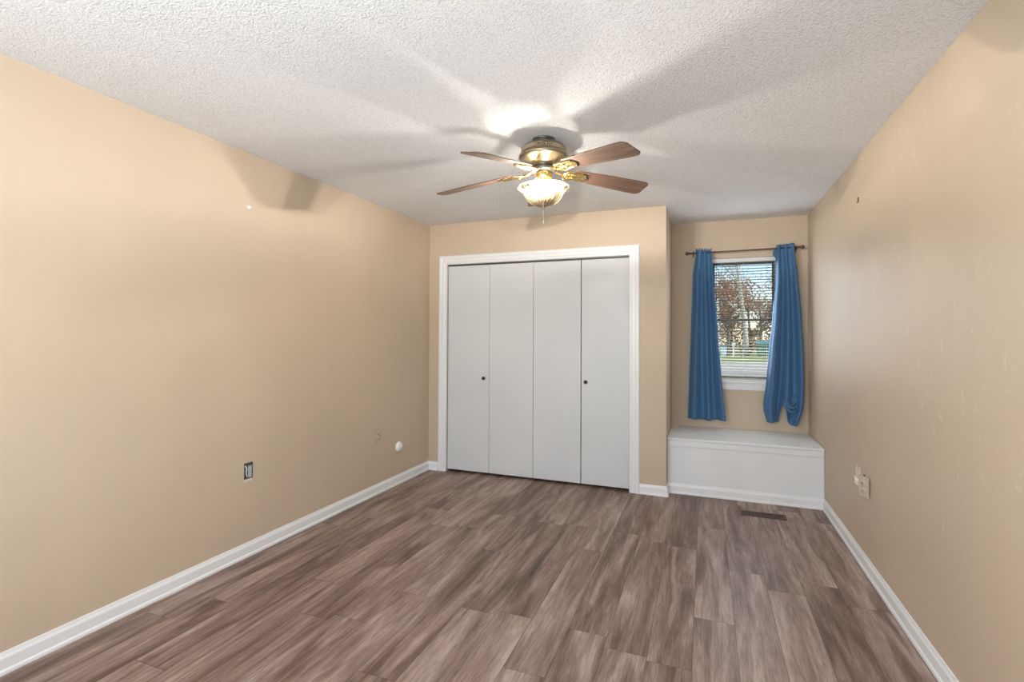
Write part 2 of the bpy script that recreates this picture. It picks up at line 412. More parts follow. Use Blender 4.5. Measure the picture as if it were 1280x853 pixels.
# bifold doors: two pairs of flush leaves
def leaf(mb, a, bb, z0=.022, z1=2.020, y0=.020, y1=.052):
    return mb.box((a, y0, z0), (bb, y1, z1))
edges = [.203, .650, 1.093, 1.545, 1.993]
for q, (i0, knobx) in enumerate(((0, .597), (2, 1.590))):
    r_ = sroot('door_%d' % (q+1), (edges[i0], .02, 0))
    for i in (i0, i0+1):
        g0 = .0012 if i in (1,) else (.0035 if i == 3 else .002)
        g1 = .0035 if i == 2 else .0012
        o = leaf(MB(), edges[i]+g0, edges[i+1]-g1).build('door_panel', M['door'], bevel=.0025)
        o.parent = r_; o.location = (-edges[i0], -.02, 0)
    kb = MB().lathe([(1e-4,-.030),(.010,-.0295),(.0155,-.025),(.0165,-.019),(.0125,-.012),(.007,-.008),(.007,-.002),(.011,-.0015),(.011,0)], 24, axis='y')
    kb.build('door_knob', M['knob'], r_, loc=(knobx-edges[i0], 0, .928))
    pin = MB().lathe([(1e-4,-.006),(.006,-.006),(.006,.012),(1e-4,.012)], 12)
    pin.build('pivot_pin', M['galv'], r_, loc=((edges[i0+(1 if q else 2)] if not q else edges[4]-.03)-edges[i0]-(.012 if not q else 0), .016, 2.022))

# ------------------------------------------------------------------ window 1 (alcove)
w = sroot('window_1', ((WX0+WX1)/2, D+T, WZ0)); wl = Vector(w.location)
def wb(boxes, name, mat, bevel=0):
    mb = MB()
    for a, c in boxes: mb.box(Vector(a)-wl, Vector(c)-wl)
    return mb.build(name, mat, w, bevel=bevel)
ya, yb_ = D+.075, D+.135
fw = .022
wb([((WX0,ya,WZ0),(WX0+fw,yb_,WZ1)), ((WX1-fw,ya,WZ0),(WX1,yb_,WZ1)), ((WX0+fw,ya,WZ1-.03),(WX1-fw,yb_,WZ1)), ((WX0+fw,ya,WZ0),(WX1-fw,yb_,WZ0+.018))], 'window_frame', M['vinyl'])
zm = 1.497; sx0, sx1 = WX0+fw, WX1-fw
def sash(y0, y1, z0, z1, name):
    s_ = wb([((sx0,y0,z0),(sx0+.022,y1,z1)), ((sx1-.022,y0,z0),(sx1,y1,z1)), ((sx0+.022,y0,z0),(sx1-.022,y1,z0+.022)), ((sx0+.022,y0,z1-.022),(sx1-.022,y1,z1))], name, M['frame'])
    g = MB().box(Vector((sx0+.018,(y0+y1)/2-.002,z0+.018))-wl, Vector((sx1-.018,(y0+y1)/2+.002,z1-.018))-wl).build('pane', M['pane'], s_)
sash(D+.082, D+.100, WZ0+.020, zm+.012, 'lower_sash')
sash(D+.106, D+.124, zm-.012, WZ1-.032, 'upper_sash')
wb([((WX0-.0,D-.028,.902),(WX1+.0,D+.074,.926)), ((WX0+.005,D-.014,.838),(WX1-.005,D-.0005,.9015))], 'window_sill', M['vinyl'], bevel=.003)

# window added in the rear wall, unseen behind the camera, for the fill light
w2 = sroot('added_rear_window', (1.7, YB-T, RZ0)); wl2 = Vector(w2.location)
mb = MB()
for a, c in (((RX0,YB-.10,RZ0),(RX0+.04,YB-.05,RZ1)), ((RX1-.04,YB-.10,RZ0),(RX1,YB-.05,RZ1)), ((RX0+.04,YB-.10,RZ1-.04),(RX1-.04,YB-.05,RZ1)), ((RX0+.04,YB-.10,RZ0),(RX1-.04,YB-.05,RZ0+.04)), ((1.68,YB-.10,RZ0+.04),(1.72,YB-.05,RZ1-.04))):
    mb.box(Vector(a)-wl2, Vector(c)-wl2)
f2 = mb.build('window_frame', M['vinyl'], w2)
MB().box(Vector((RX0+.04,YB-.077,RZ0+.04))-wl2, Vector((RX1-.04,YB-.073,RZ1-.04))-wl2).build('pane', M['pane'], w2)

# ------------------------------------------------------------------ window blind
bl = thing('window_blind', 'open cream mini blind hanging inside the alcove window', 'blind', ((WX0+WX1)/2, D+.045, 2.0)); bo = Vector(bl.location)
bx0, bx1 = WX0+.006, WX1-.006
MB().box(Vector((bx0,D+.004,2.042))-bo, Vector((bx1,D+.066,2.080))-bo).build('headrail', M['vinyl'], bl, bevel=.003)
MB().box(Vector((bx0+.004,D+.022,.932))-bo, Vector((bx1-.004,D+.050,.945))-bo).build('bottom_rail', M['slat'], bl, bevel=.002)
mb = MB(); z = .962; pitch_ = .0268; tl = R(9)
while z < 2.03:
    def sf(u, v, z=z):
        yy = (v-.5)*.026; cr = .0022*(1-(2*v-1)**2)
        return (bx0+.004-bo.x + u*(bx1-bx0-.008), D+.036-bo.y + yy*math.cos(tl), z-bo.z - yy*math.sin(tl) + cr)
    mb.grid(sf, 1, 4)
    z += pitch_
mb.build('slats', M['slat'], bl, solid=.0006, fixn=False)
for xx in (bx0+.09, (bx0+bx1)/2, bx1-.09):
    mb = MB()
    for yy in (.023, .049): mb.tube([(xx-bo.x, D+yy-bo.y, .94-bo.z), (xx-bo.x, D+yy-bo.y, 2.045-bo.z)], .0006, 5)
    mb.build('ladder_cord', M['cord'], bl)
MB().tube([(bx0+.05-bo.x, D+.010-bo.y, 2.04-bo.z), (bx0+.052-bo.x, D+.008-bo.y, 1.5-bo.z)], .0035, 6).build('tilt_wand', M['pane'], bl)

# ------------------------------------------------------------------ curtain rod and curtains
RY, RZ = D-.085, 2.134
rod = thing('curtain_rod', 'thin dark bronze curtain rod with ball finials above the alcove window', 'curtain rod', (2.9, RY, RZ))
MB().tube([(2.435-2.9,0,-.003), (3.375-2.9,0,.004)], .0065, 12).build('rod', M['bronze'], rod)
for sx, zz in ((-1, -.003), (1, .004)):
    x_ = (2.432 if sx < 0 else 3.378)-2.9
    f = MB().lathe([(1e-4,.028),(.008,.027),(.0145,.022),(.0175,.014),(.0165,.006),(.011,.001),(.0075,-.002),(.0075,-.012),(.0095,-.014),(.0095,-.020),(1e-4,-.020)], 20, axis='x')
    if sx < 0: f.v = [(-v[0], v[1], v[2]) for v in f.v]
    f.build('finial', M['bronze'], rod, loc=(x_, 0, zz))
for x_ in (2.475, 3.345):
    mb = MB().box((-.007,.081,-.03), (.007,.0845,.03)); mb.tube([(0,.083,0), (0,.02,-.002), (0,.003,-.012), (0,-.012,-.006), (0,-.012,.004)], .0038, 8)
    mb.build('bracket', M['bronze'], rod, loc=(x_-2.9, 0, 0))

def lerp_tab(tab, z):
    tab = sorted(tab)
    if z <= tab[0][0]: return tab[0][1:]
    for a, c in zip(tab, tab[1:]):
        if z <= c[0]:
            t_ = (z-a[0])/(c[0]-a[0]); t_ = t_*t_*(3-2*t_)*.5+t_*.5
            return tuple(p+(q-p)*t_ for p, q in zip(a[1:], c[1:]))
    return tab[-1][1:]
def folds(u, v, n, amp, ph, sharp=1.):
    s = math.sin(2*PI*(n*u) + ph); s2 = math.sin(2*PI*(n*.5*u)+ph*1.7+v*1.3)
    return amp*(math.copysign(abs(s)**sharp, s) + .35*s2)
# left curtain
cu = thing('curtain', 'blue curtain hanging straight, beside the closet wall end of the rod', 'curtain', (2.58, RY, RZ), group=None)
co = Vector(cu.location)
tabL = [(.548, 2.418, 2.752), (.95, 2.433, 2.716), (1.35, 2.449, 2.690), (1.9, 2.470, 2.655), (2.12, 2.497, 2.640), (2.170, 2.499, 2.636)]
def cl(u, v):
    z = 2.168 - v*(2.168-.552); a, c = lerp_tab(tabL, z)
    uu = u + .018*math.sin(2*PI*u*2+2.0*v)*(.3+v)
    x = a + (c-a)*uu
    t_ = max(0, (v-.02))
    y = folds(u, v, 2.7, .010+.024*min(1, t_*1.4), .6+.5*v, .8) + .005*math.sin(30*u)*max(0,1-v*3)
    zz = z + .006*math.sin(9*u)*(v > .97) + (.010*math.sin(2*PI*3.6*u*1.5) if v < .001 else 0) - .010*(u)*(v < .03)
    # rod pocket: fabric wraps over the rod
    if abs(z-RZ) < .02: y *= .6
    return Vector((x, RY-.004+y*1.0, zz)) - co
MB().grid(cl, 90, 70).build('curtain_panel', M['curtain'], cu, solid=.0016, fixn=False)
# turned-back inner edge that faces the window
def cle(u, v):
    z = 2.150 - v*(2.150-.556); a, c = lerp_tab(tabL, z)
    return Vector((c - .002 - .012*(1-u) + .004*math.sin(7*v), RY-.004+.018+.045*u*(.4+.6*math.sin(PI*min(1, v*1.1)))+.006*math.sin(11*v), z)) - co
MB().grid(cle, 6, 50).build('side_hem', M['curtain'], cu, solid=.0016, fixn=False)

# right curtain, its outer hem caught up and gathered
cu2 = thing('curtain', 'blue curtain with its lower outer corner bunched up, next to the scuffed wall', 'curtain', (3.25, RY, RZ))
co2 = Vector(cu2.location)
tabR = [(.56, 3.090, 3.352), (.72, 3.078, 3.392), (.92, 3.100, 3.398), (1.2, 3.124, 3.393), (1.5, 3.152, 3.377), (1.88, 3.176, 3.351), (2.10, 3.176, 3.328), (2.175, 3.182, 3.325)]
def zbot(u):
    if u < .43: return .566 + (.10*max(0, (.06-u)/.06) if u < .06 else 0)
    if u < .49: return .566 + .205*((u-.43)/.06)**.6
    s = (u-.49)/.51
    return .775 - .228*math.sin(min(1, s*1.7)*PI/2)**.9 + .035*max(0, (s-.82)/.18)**2
def cr_(u, v):
    zb = zbot(u); z = 2.178 - v*(2.178-zb); a, c = lerp_tab(tabR, z)
    uu = u + .015*math.sin(2*PI*u*2+3.*v+1.)*(.3+v)
    x = a + (c-a)*uu
    if z < .78: x -= .006*math.exp(-((u-.46)/.05)**2)*(1 if u < .47 else -1)*min(1, (.78-z)/.1)
    y = folds(u, v, 2.6, .010+.024*min(1, max(0, v-.02)*1.4), 2.4-.6*v, .8) + .005*math.sin(32*u)*max(0,1-v*3)
    if u > .34:
        s = (u-.34)/.66; g = math.exp(-((z-.72)/.10)**2)*math.sin(PI*min(1, s*1.0))
        y -= .040*g
        ph = (z*62 + u*16 + 2.0*math.sin(u*9)); y += .012*g*math.sin(ph) ; z += .008*g*math.cos(ph*.8)
    if abs(z-RZ) < .02: y *= .6
    if v < .03: z -= .012*(1-u)
    return Vector((x, RY-.004+y, z)) - co2
MB().grid(cr_, 110, 110).build('curtain_panel', M['curtain'], cu2, solid=.0016, fixn=False)
def cre(u, v):
    z = 2.145 - v*(2.145-.70); a, c = lerp_tab(tabR, z)
    fl = .030*math.exp(-((z-2.10)/.035)**2)
    return Vector((a + .004 - fl*u + .010*(1-u) + .004*math.sin(6*v+1), RY-.004+.018+.045*u*(.4+.6*math.sin(PI*min(1, v*1.1)))+.006*math.sin(9*v), z)) - co2
MB().grid(cre, 6, 50).build('side_hem', M['curtain'], cu2, solid=.0016, fixn=False)
# gathered knot of cloth: swag folds running to the pinch point
for i, (dx, dz, ln, rr) in enumerate(((.022,.005,.12,.013), (.030,-.035,.115,.012), (.045,.030,.095,.010))):
    pts = [(3.222+dx*.2-co2.x + t_*ln, RY-.050-co2.y-.012*math.sin(PI*t_), .755+dz*.4-co2.z - (.07-.5*dz)*math.sin(PI*t_*.75)+ .035*t_) for t_ in [j/10 for j in range(11)]]
    MB().tube(pts, [rr*(.35+.65*math.sin(PI*min(1, .12+t_*.86))) for t_ in [j/10 for j in range(11)]], 10).build('gathered_fold', M['curtain'], cu2)

# ------------------------------------------------------------------ window seat
ws = thing('storage_bench', 'white painted built-in box bench under the alcove window', 'bench', ((W1+W)/2, YBENCH+.3, 0)); so = Vector(ws.location)
g = .002
a0, a1 = W1+g, W-g
def sb(boxes, name, bevel=.0015, mat='bench'):
    mb = MB()
    for p_, q_ in boxes: mb.box(Vector(p_)-so, Vector(q_)-so)
    return mb.build(name, M[mat], ws, bevel=bevel)
sb([((a0,YBENCH-.010,BZ-.020),(a1,D-g,BZ))], 'bench_top', .004)
sb([((a0,YBENCH-.004,BZ-.070),(a1,YBENCH+.012,BZ-.021))], 'edge_board', .003)
sb([((a0+.001,YBENCH+.004,.002),(a1-.001,YBENCH+.018,BZ-.071))], 'front_panel')
sb([((a0,YBENCH-.002,.082),(a0+.022,YBENCH+.0035,BZ-.071))], 'corner_strip'); sb([((a1-.020,YBENCH-.002,.082),(a1,YBENCH+.0035,BZ-.071))], 'corner_strip')
b = MB(); run(b, (a0-so.x, YBENCH+.003-so.y), (a1-so.x, YBENCH+.003-so.y), (0,-1), 0, 0); b.build('base_moulding', M['white'], ws)
for x_, z_ in ((a1-.012,.33), (a1-.012,.22)): MB().sphere((0,0,0), .003, 8, 6).build('nail_head', M['galv'], ws, loc=(x_-so.x, YBENCH-.0025-so.y, z_-so.z))

# ------------------------------------------------------------------ ceiling fan
HX, HY = 1.737, -1.712
fan = thing('ceiling_fan', 'brass ceiling fan with five brown wooden blades and a lit glass bowl', 'ceiling fan', (HX, HY, H)); ZF = H
def fl(prof): return [(r, z-ZF) for r, z in prof]
MB().lathe(fl([(.064,2.4399),(.064,2.432),(.056,2.428),(.054,2.412),(.058,2.408)]), 48).build('ceiling_neck', M['neck'], fan)
hs = MB().lathe(fl([(.050,2.412),(.092,2.408),(.112,2.400),(.123,2.388),(.127,2.386)]), 64)
hs.lathe(fl([(.127,2.360),(.131,2.357),(.139,2.345),(.141,2.336),(.137,2.331),(.118,2.326),(.088,2.312),(.060,2.300),(.056,2.288)]), 64)
hs.build('motor_housing', M['antique'], fan)
vb = MB().lathe(fl([(.127,2.386),(.1265,2.3825),(.1265,2.3635),(.127,2.360)]), 180, rad=lambda r, z, a, i: r - (.0035 if (i in (1,2) and int(round(a/(2*PI)*180)) % 2) else 0), smooth=False)
vb.build('vent_band', M['antique'], fan)
MB().lathe(fl([(.056,2.290),(.066,2.286),(.070,2.278),(.070,2.262),(.062,2.256),(.040,2.254)]), 48).build('rotor_hub', M['neck'], fan)
MB().lathe(fl([(.034,2.256),(.046,2.252),(.048,2.246),(.048,2.222),(.043,2.214),(.030,2.208),(.026,2.200),(.012,2.196),(1e-4,2.195)]), 48).build('switch_housing', M['brass'], fan)
# bulb arms + bulbs
BULBS = [(.036, -.054), (-.070, .006)]
for bx_, by_ in BULBS:
    mb = MB().tube([(bx_*.35, by_*.35, 2.205-ZF), (bx_*.7, by_*.7, 2.198-ZF), (bx_*.86, by_*.86, 2.188-ZF)], .0095, 10)
    s_ = mb.build('lamp_socket', M['brass'], fan)
    bb_ = MB().lathe([(1e-4,-.030),(.008,-.028),(.0135,-.021),(.0155,-.012),(.0135,-.003),(.009,.006),(.0075,.012)], 20)
    d_ = Vector((bx_*1.0, by_*1.0, -.55*math.hypot(bx_, by_))).normalized()
    b_ = bb_.build('light_bulb', M['bulb'], fan, loc=(bx_, by_, 2.176-ZF))
    b_.rotation_euler = (-d_).to_track_quat('Z', 'Y').to_euler()
# glass bowl, open at the top, flared ribbed lip
prof = [(.1385,2.1985),(.1405,2.1955),(.139,2.190),(.132,2.183),(.123,2.1775),(.115,2.170),(.110,2.160),(.105,2.147),(.097,2.131),(.085,2.115),(.069,2.101),(.050,2.091),(.028,2.0855),(.006,2.084)]
prof = [(r, 2.1725 - (2.1985-z)*.93) for r, z in prof]
bw = MB().lathe(fl(prof), 132, rad=lambda r, z, a, i: r*(1+(.012*math.cos(a*11) if i < 6 else 0)+.006*math.cos(a*22)))
bwo = bw.build('glass_bowl', M['bowl'], fan, solid=.004)
MB().tube([(0,0,2.198-ZF), (0,0,2.064-ZF)], .003, 8).build('centre_rod', M['brass'], fan)
MB().lathe(fl([(1e-4,2.043),(.005,2.045),(.0075,2.051),(.006,2.056),(.014,2.060),(.018,2.0625),(.016,2.0655),(1e-4,2.066)]), 24).build('bowl_finial', M['antique'], fan)
# pull chain
mb = MB(); z = 2.222
px_, py_ = .050, .006
pts = [(.046, .004, 2.222), (.052, .005, 2.212)]
ch = thing  # (name kept free)
mb.tube([(.010, -.046, 2.235-ZF), (.012, -.056, 2.225-ZF), (.013, -.058, 2.20-ZF), (.016, -.054, 2.02-ZF), (.016, -.052, 1.972-ZF)], .0013, 6)
mb.lathe([(1e-4,-.014),(.0035,-.012),(.0042,-.004),(.002,.004),(1e-4,.006)], 12, c=(.016,-.052,1.968-ZF))
mb.build('pull_chain', M['cord'], fan)
# blades
def blade_outline():
    L0, L1 = .185, .658; p_ = []
    w0, w1 = .050, .069
    def corner(cx, cy, r, a0_, a1_):
        for j in range(7):
            a = a0_ + (a1_-a0_)*j/6; p_.append((cx+r*math.cos(a), cy+r*math.sin(a)))
    corner(L0+.020, -w0+.020, .020, -PI, -PI/2)
    # gently widening sides, clipped rounded tip
    p_.append((.40, -w1+.006)); p_.append((.56, -w1))
    corner(L1-.045, -w1+.038, .038, -PI/2, -PI/8)
    corner(L1-.045, w1-.038, .038, PI/8, PI/2)
    p_.append((.56, w1)); p_.append((.40, w1-.006))
    corner(L0+.020, w0-.020, .020, PI/2, PI)
    return p_
OUT = blade_outline(); A0 = 39.3; BP_ = R(-12)
bm_ = MB().prism(OUT, lambda p_, l: (p_[0], p_[1], l), -.003, .003)
proto = bm_.build('blade', M['wood'], bevel=.0012); pm = proto.data
bk = MB()
# forked scroll bracket under the blade root
def arc(cx, cy, r, a0_, a1_, z, n=14): return [(cx+r*math.cos(a0_+(a1_-a0_)*j/n), cy+r*math.sin(a0_+(a1_-a0_)*j/n), z) for j in range(n+1)]
bk.tube([(.052,0,-.004+.006), (.075,0,-.002), (.098,0,-.010), (.118,0,-.012)], [.010,.009,.0075,.007], 10)
for sg in (1, -1):
    pts = [(.112,0,-.012), (.120,sg*.014,-.013), (.134,sg*.030,-.013), (.152,sg*.038,-.012), (.172,sg*.035,-.010), (.192,sg*.030,-.008), (.222,sg*.030,-.0075), (.250,sg*.028,-.0075)]
    bk.tube(pts, [.007,.0065,.006,.0055,.0055,.006,.0065,.005], 8)
    bk.tube(arc(.146, sg*.021, .0115, sg*(-PI*.5), sg*(PI*1.25), -.012), .0042, 7)
    bk.tube(arc(.178, sg*.016, .0095, sg*(PI*.9), sg*(-PI*.9), -.011), .0040, 7)
    bk.sphere((.226, sg*.030, -.0085), .0085, 12, 8, (1,1,.55)); bk.sphere((.136, sg*.038, -.012), .0065, 10, 8)
pl_ = [(.105,-.008), (.122,-.014), (.140,-.024), (.160,-.020), (.180,-.034), (.215,-.036), (.245,-.030), (.262,-.012), (.268,0)]
pl_ = pl_ + [(a, -c) for a, c in pl_[-2::-1]]
bk.prism(pl_, lambda p_, l: (p_[0], p_[1], l-.0115+.004*min(1,max(0,(p_[0]-.14)/.06))), -.0012, .0012)
bk.tube([(.118,0,-.012), (.160,0,-.011), (.200,0,-.008), (.236,0,-.0075)], [.0065,.005,.006,.005], 8)
bk.sphere((.212, 0, -.009), .0085, 12, 8, (1,1,.55))
bprot = bk.build('blade_bracket', M['brass']); bme = bprot.data
TX, TY = .024, .032
for k in range(5):
    if k == 0: bo_, br_ = proto, bprot
    else:
        bo_ = proto.copy(); C.collection.objects.link(bo_); br_ = bprot.copy(); C.collection.objects.link(br_)
    bo_.parent = fan; br_.parent = bo_
    th = R(A0+72*k); slope = -.115 + TX*math.cos(th) + TY*math.sin(th) + (.045 if k == 1 else 0)
    base = Matrix.Translation((0,0,2.274-ZF)) @ Matrix.Rotation(th, 4, 'Z') @ Matrix.Rotation(-math.atan(slope), 4, 'Y') @ Matrix.Rotation(BP_, 4, 'X')
    bo_.matrix_local = base
    br_.matrix_local = Matrix.Identity(4)
# the light itself
for bx_, by_ in BULBS:
    lo = lamp('POINT', 'bulb_light', (HX+bx_*1.2, HY+by_*1.2, 2.182), 92, (1.0, .93, .84), shadow_soft_size=.012)
    # a screw-base bulb hanging from its socket gives little light back towards its base
    lo.data.use_nodes = True; lt = lo.data.node_tree; em = lt.nodes['Emission']
    tcn = N(lt, 'ShaderNodeTexCoord'); sx_ = N(lt, 'ShaderNodeSeparateXYZ'); lt.links.new(tcn.outputs['Normal'], sx_.inputs[0])
    zz_ = math_(lt, 'MULTIPLY', sx_.outputs[2], 1.0)
    rr2 = ramp(lt, zz_, [(.08, (1,1,1)), (.22, (.55,.55,.55)), (.45, (.22,.22,.22)), (.8, (.09,.09,.09))])
    lt.links.new(rr2, em.inputs['Strength'])

# ------------------------------------------------------------------ small things on walls, floor, ceiling
# left wall: open electrical box
eb = thing('electrical_box', 'open galvanised outlet box with no cover plate, low on the wall', 'electrical box', (0, -2.118, .514))
mb = MB(); hw, hh, dp = .034, .052, .003
for p_, q_ in (((.0005,-hw,-hh),(dp,-hw+.003,hh)), ((.0005,hw-.003,-hh),(dp,hw,hh)), ((.0005,-hw,hh-.003),(dp,hw,hh)), ((.0005,-hw,-hh),(dp,hw,-hh+.003))): mb.box(p_, q_)
mb.build('box_rim', M['galv'], eb)
MB().box((.0004,-hw+.003,-hh+.003), (.0010,hw-.003,hh-.003)).build('box_recess', M['frame'], eb)
MB().box((.001,-.004,-.040), (.006,.020,.030)).build('bare_receptacle', M['galv'], eb, bevel=.001)
MB().tube([(.002,-.022,.034), (.008,-.018,.018), (.006,-.020,-.01), (.009,-.015,-.034)], .0028, 8).build('wire', M['cord'], eb)
MB().box((.0006,-hw-.004,-hh-.012), (.0026,hw-.008,-hh+.004)).build('chipped_edge', M['gyp'], eb, bevel=.0008)
# left wall: painted-over outlet
po = thing('wall_outlet', 'wall outlet painted over in the tan wall colour', 'outlet', (0, -.842, .489))
MB().box((.0005,-.036,-.058), (.007,.036,.058)).build('cover_plate', M['plate'], po, bevel=.003)
for zz in (.020, -.020):
    rc = MB().lathe([(1e-4,.010),(.0165,.010),(.0172,.0085),(.0172,.006)], 24, axis='x')
    ro = rc.build('receptacle', M['plate'], po, loc=(0,0,zz))
    MB().box((.0098,-.008,-.004), (.0103,-.006,.005)).box((.0098,.006,-.004), (.0103,.008,.005)).build('slot', M['slot'], ro)
# left wall: round white cover
rw = thing('round_wall_cap', 'small round white plastic cap on the wall near the closet corner', 'wall cap', (0, -.527, .332))
MB().lathe([(1e-4,.030),(.022,.0295),(.034,.026),(.041,.018),(.044,.008),(.046,.006),(.046,.0005)], 36, axis='x').build('cap', M['whiteplastic'], rw)
MB().lathe([(1e-4,.0315),(.010,.031),(.012,.0295)], 20, axis='x').build('centre_button', M['whiteplastic'], rw)
# left wall: anchor
tag(MB().lathe([(1e-4,.013),(.006,.0125),(.010,.010),(.012,.004),(.013,.001),(.013,.0004)], 16, axis='x').build('wall_anchor', M['whiteplastic'], loc=(0,-2.139,2.109)),
    'tiny white plastic wall anchor high on the wall, near the fan blade shadow', 'wall anchor')
# right wall: hook
hk = MB().tube([(-.0015,0,.016), (-.004,0,.017), (-.005,0,.006), (-.004,0,-.008), (-.006,0,-.015), (-.009,0,-.014), (-.010,0,-.009)], .0024, 8)
hk.box((-.0022,-.004,-.008), (-.0005,.004,.018))
tag(hk.build('picture_hook', M['bronze'], loc=(W,-.833,2.163)), 'small dark metal hook near the top of the scuffed wall', 'hook')
# ceiling hook above the curtain
hc = MB().lathe([(1e-4,-.004),(.008,-.0035),(.009,-.0005)], 14); hc.tube([(0,0,-.002), (0,0,-.014), (.008,0,-.022), (.010,0,-.031), (0,0,-.037), (-.009,0,-.031)], .0022, 8)
tag(hc.build('ceiling_hook', M['galv'], loc=(2.880,.50,H)), 'small metal hook screwed into the ceiling in front of the window', 'hook')
# right wall: outlet standing off the wall
ro_ = thing('wall_outlet', 'ivory outlet hanging loose from its box with a gap beside it', 'outlet', (W, -.985, .489), (0, 0, PI))
def xb(a, c, name, mat, rot=None, bevel=0, loc=None, par=ro_): return MB().box(a, c).build(name, M[mat], par, loc=loc, rot=rot, bevel=bevel)
xb((.0005,-.075,-.035), (.004,-.059,.048), 'open_box_gap', 'slot')
xb((.001,-.058,-.048), (.022,-.044,.040), 'box_side', 'frame', bevel=.001)
cp = xb((.0,-.036,-.058), (.006,.036,.058), 'cover_plate', 'ivory', loc=(.019, .008, 0), rot=(0, 0, R(24)), bevel=.002)
for zz in (.021, -.021):
    rr_ = MB().lathe([(1e-4,.0095),(.0165,.0095),(.0172,.008),(.0172,.005)], 24, axis='x').build('receptacle', M['ivory'], ro_, loc=(.019,.008,zz), rot=(0,0,R(24)))
    MB().box((.0094,-.008,-.004), (.0100,-.006,.005)).box((.0094,.006,-.004), (.0100,.008,.005)).build('slot', M['slot'], rr_)
xb((.001,-.018,-.045), (.011,.026,.045), 'device_body', 'slot')
# torn paint next to it
random.seed(5)
mb = MB(); pl = []
for j in range(26):
    a = 2*PI*j/26; r = 1+.35*random.uniform(-1,1); pl.append((.045*r*math.cos(a)+.010*math.sin(2*a), .062*r*math.sin(a)))
mb.prism(pl, lambda p_, l: (-l, p_[0], p_[1]), .0004, .0022)
pp = mb.build('torn_paint_patch', M['gyp'], loc=(W,-.795,.492), bevel=.0006)
tag(pp, 'ragged pale patch of torn wallboard paper beside the loose outlet', 'wall damage')
MB().grid(lambda u, v: (-.002-.016*u*u, -.012+.028*u+.004*math.sin(9*v), -.060+.045*v+.02*u), 5, 6).build('loose_flap', M['gyp'], pp, solid=.0012, fixn=False)
# floor register
rg = thing('floor_register', 'brown slotted metal air register set in the floor before the window seat', 'floor vent', (2.985, -.187, 0))
mb = MB(); hx_, hy_ = .153, .054
for p_, q_ in (((-hx_,-hy_,.0005),(hx_,-hy_+.016,.005)), ((-hx_,hy_-.016,.0005),(hx_,hy_,.005)), ((-hx_,-hy_+.016,.0005),(-hx_+.014,hy_-.016,.005)), ((hx_-.014,-hy_+.016,.0005),(hx_,hy_-.016,.005))): mb.box(p_, q_)
mb.build('register_frame', M['register'], rg, bevel=.001)
mb = MB()
for i in range(19):
    x_ = -hx_+.020+i*.0148; mb.box((x_,-hy_+.016,.0014), (x_+.0065,hy_-.016,.0046))
mb.box((-hx_+.014,-.003,.0014), (hx_-.014,.003,.0044))
mb.build('grille', M['register'], rg)
MB().box((-hx_+.012,-hy_+.014,.0005), (hx_-.012,hy_-.014,.0012)).build('duct_opening', M['slot'], rg)

# ------------------------------------------------------------------ outdoors
M['lawn'] = simple('lawn', (.30,.33,.10), .9, nz=.25, nscale=3)
M['road'] = simple('pale_driveway', (.56,.48,.36), .9, nz=.08, nscale=2)
M['leaf'] = simple('rust_leaves', (.55,.27,.17), .7, nz=.35, nscale=2)
M['leaf2'] = simple('brown_leaves', (.52,.36,.25), .7, nz=.35, nscale=2)
M['bark'] = simple('grey_bark', (.26,.21,.18), .9, nz=.3, nscale=6)
M['barkpale'] = simple('pale_bark', (.62,.57,.50), .9, nz=.25, nscale=5)
M['teal'] = simple('teal_plastic', (.10,.42,.42), .5)
M['green'] = simple('green_metal', (.06,.18,.12), .5)
M['palebin'] = simple('pale_blue_plastic', (.50,.66,.66), .5)
GZ = -.5
struct(MB().box((-60,D+T+.02,GZ-.3), (70,120,GZ)).build('ground_lawn', M['lawn']))
struct(MB().box((-60,12.,GZ), (70,33.5,GZ+.03)).build('ground_driveway', M['road']))
struct(MB().box((-1.2,YB-1.6,-.7), (W+1.2,D+T,-.121)).build('house_foundation', M['road']))

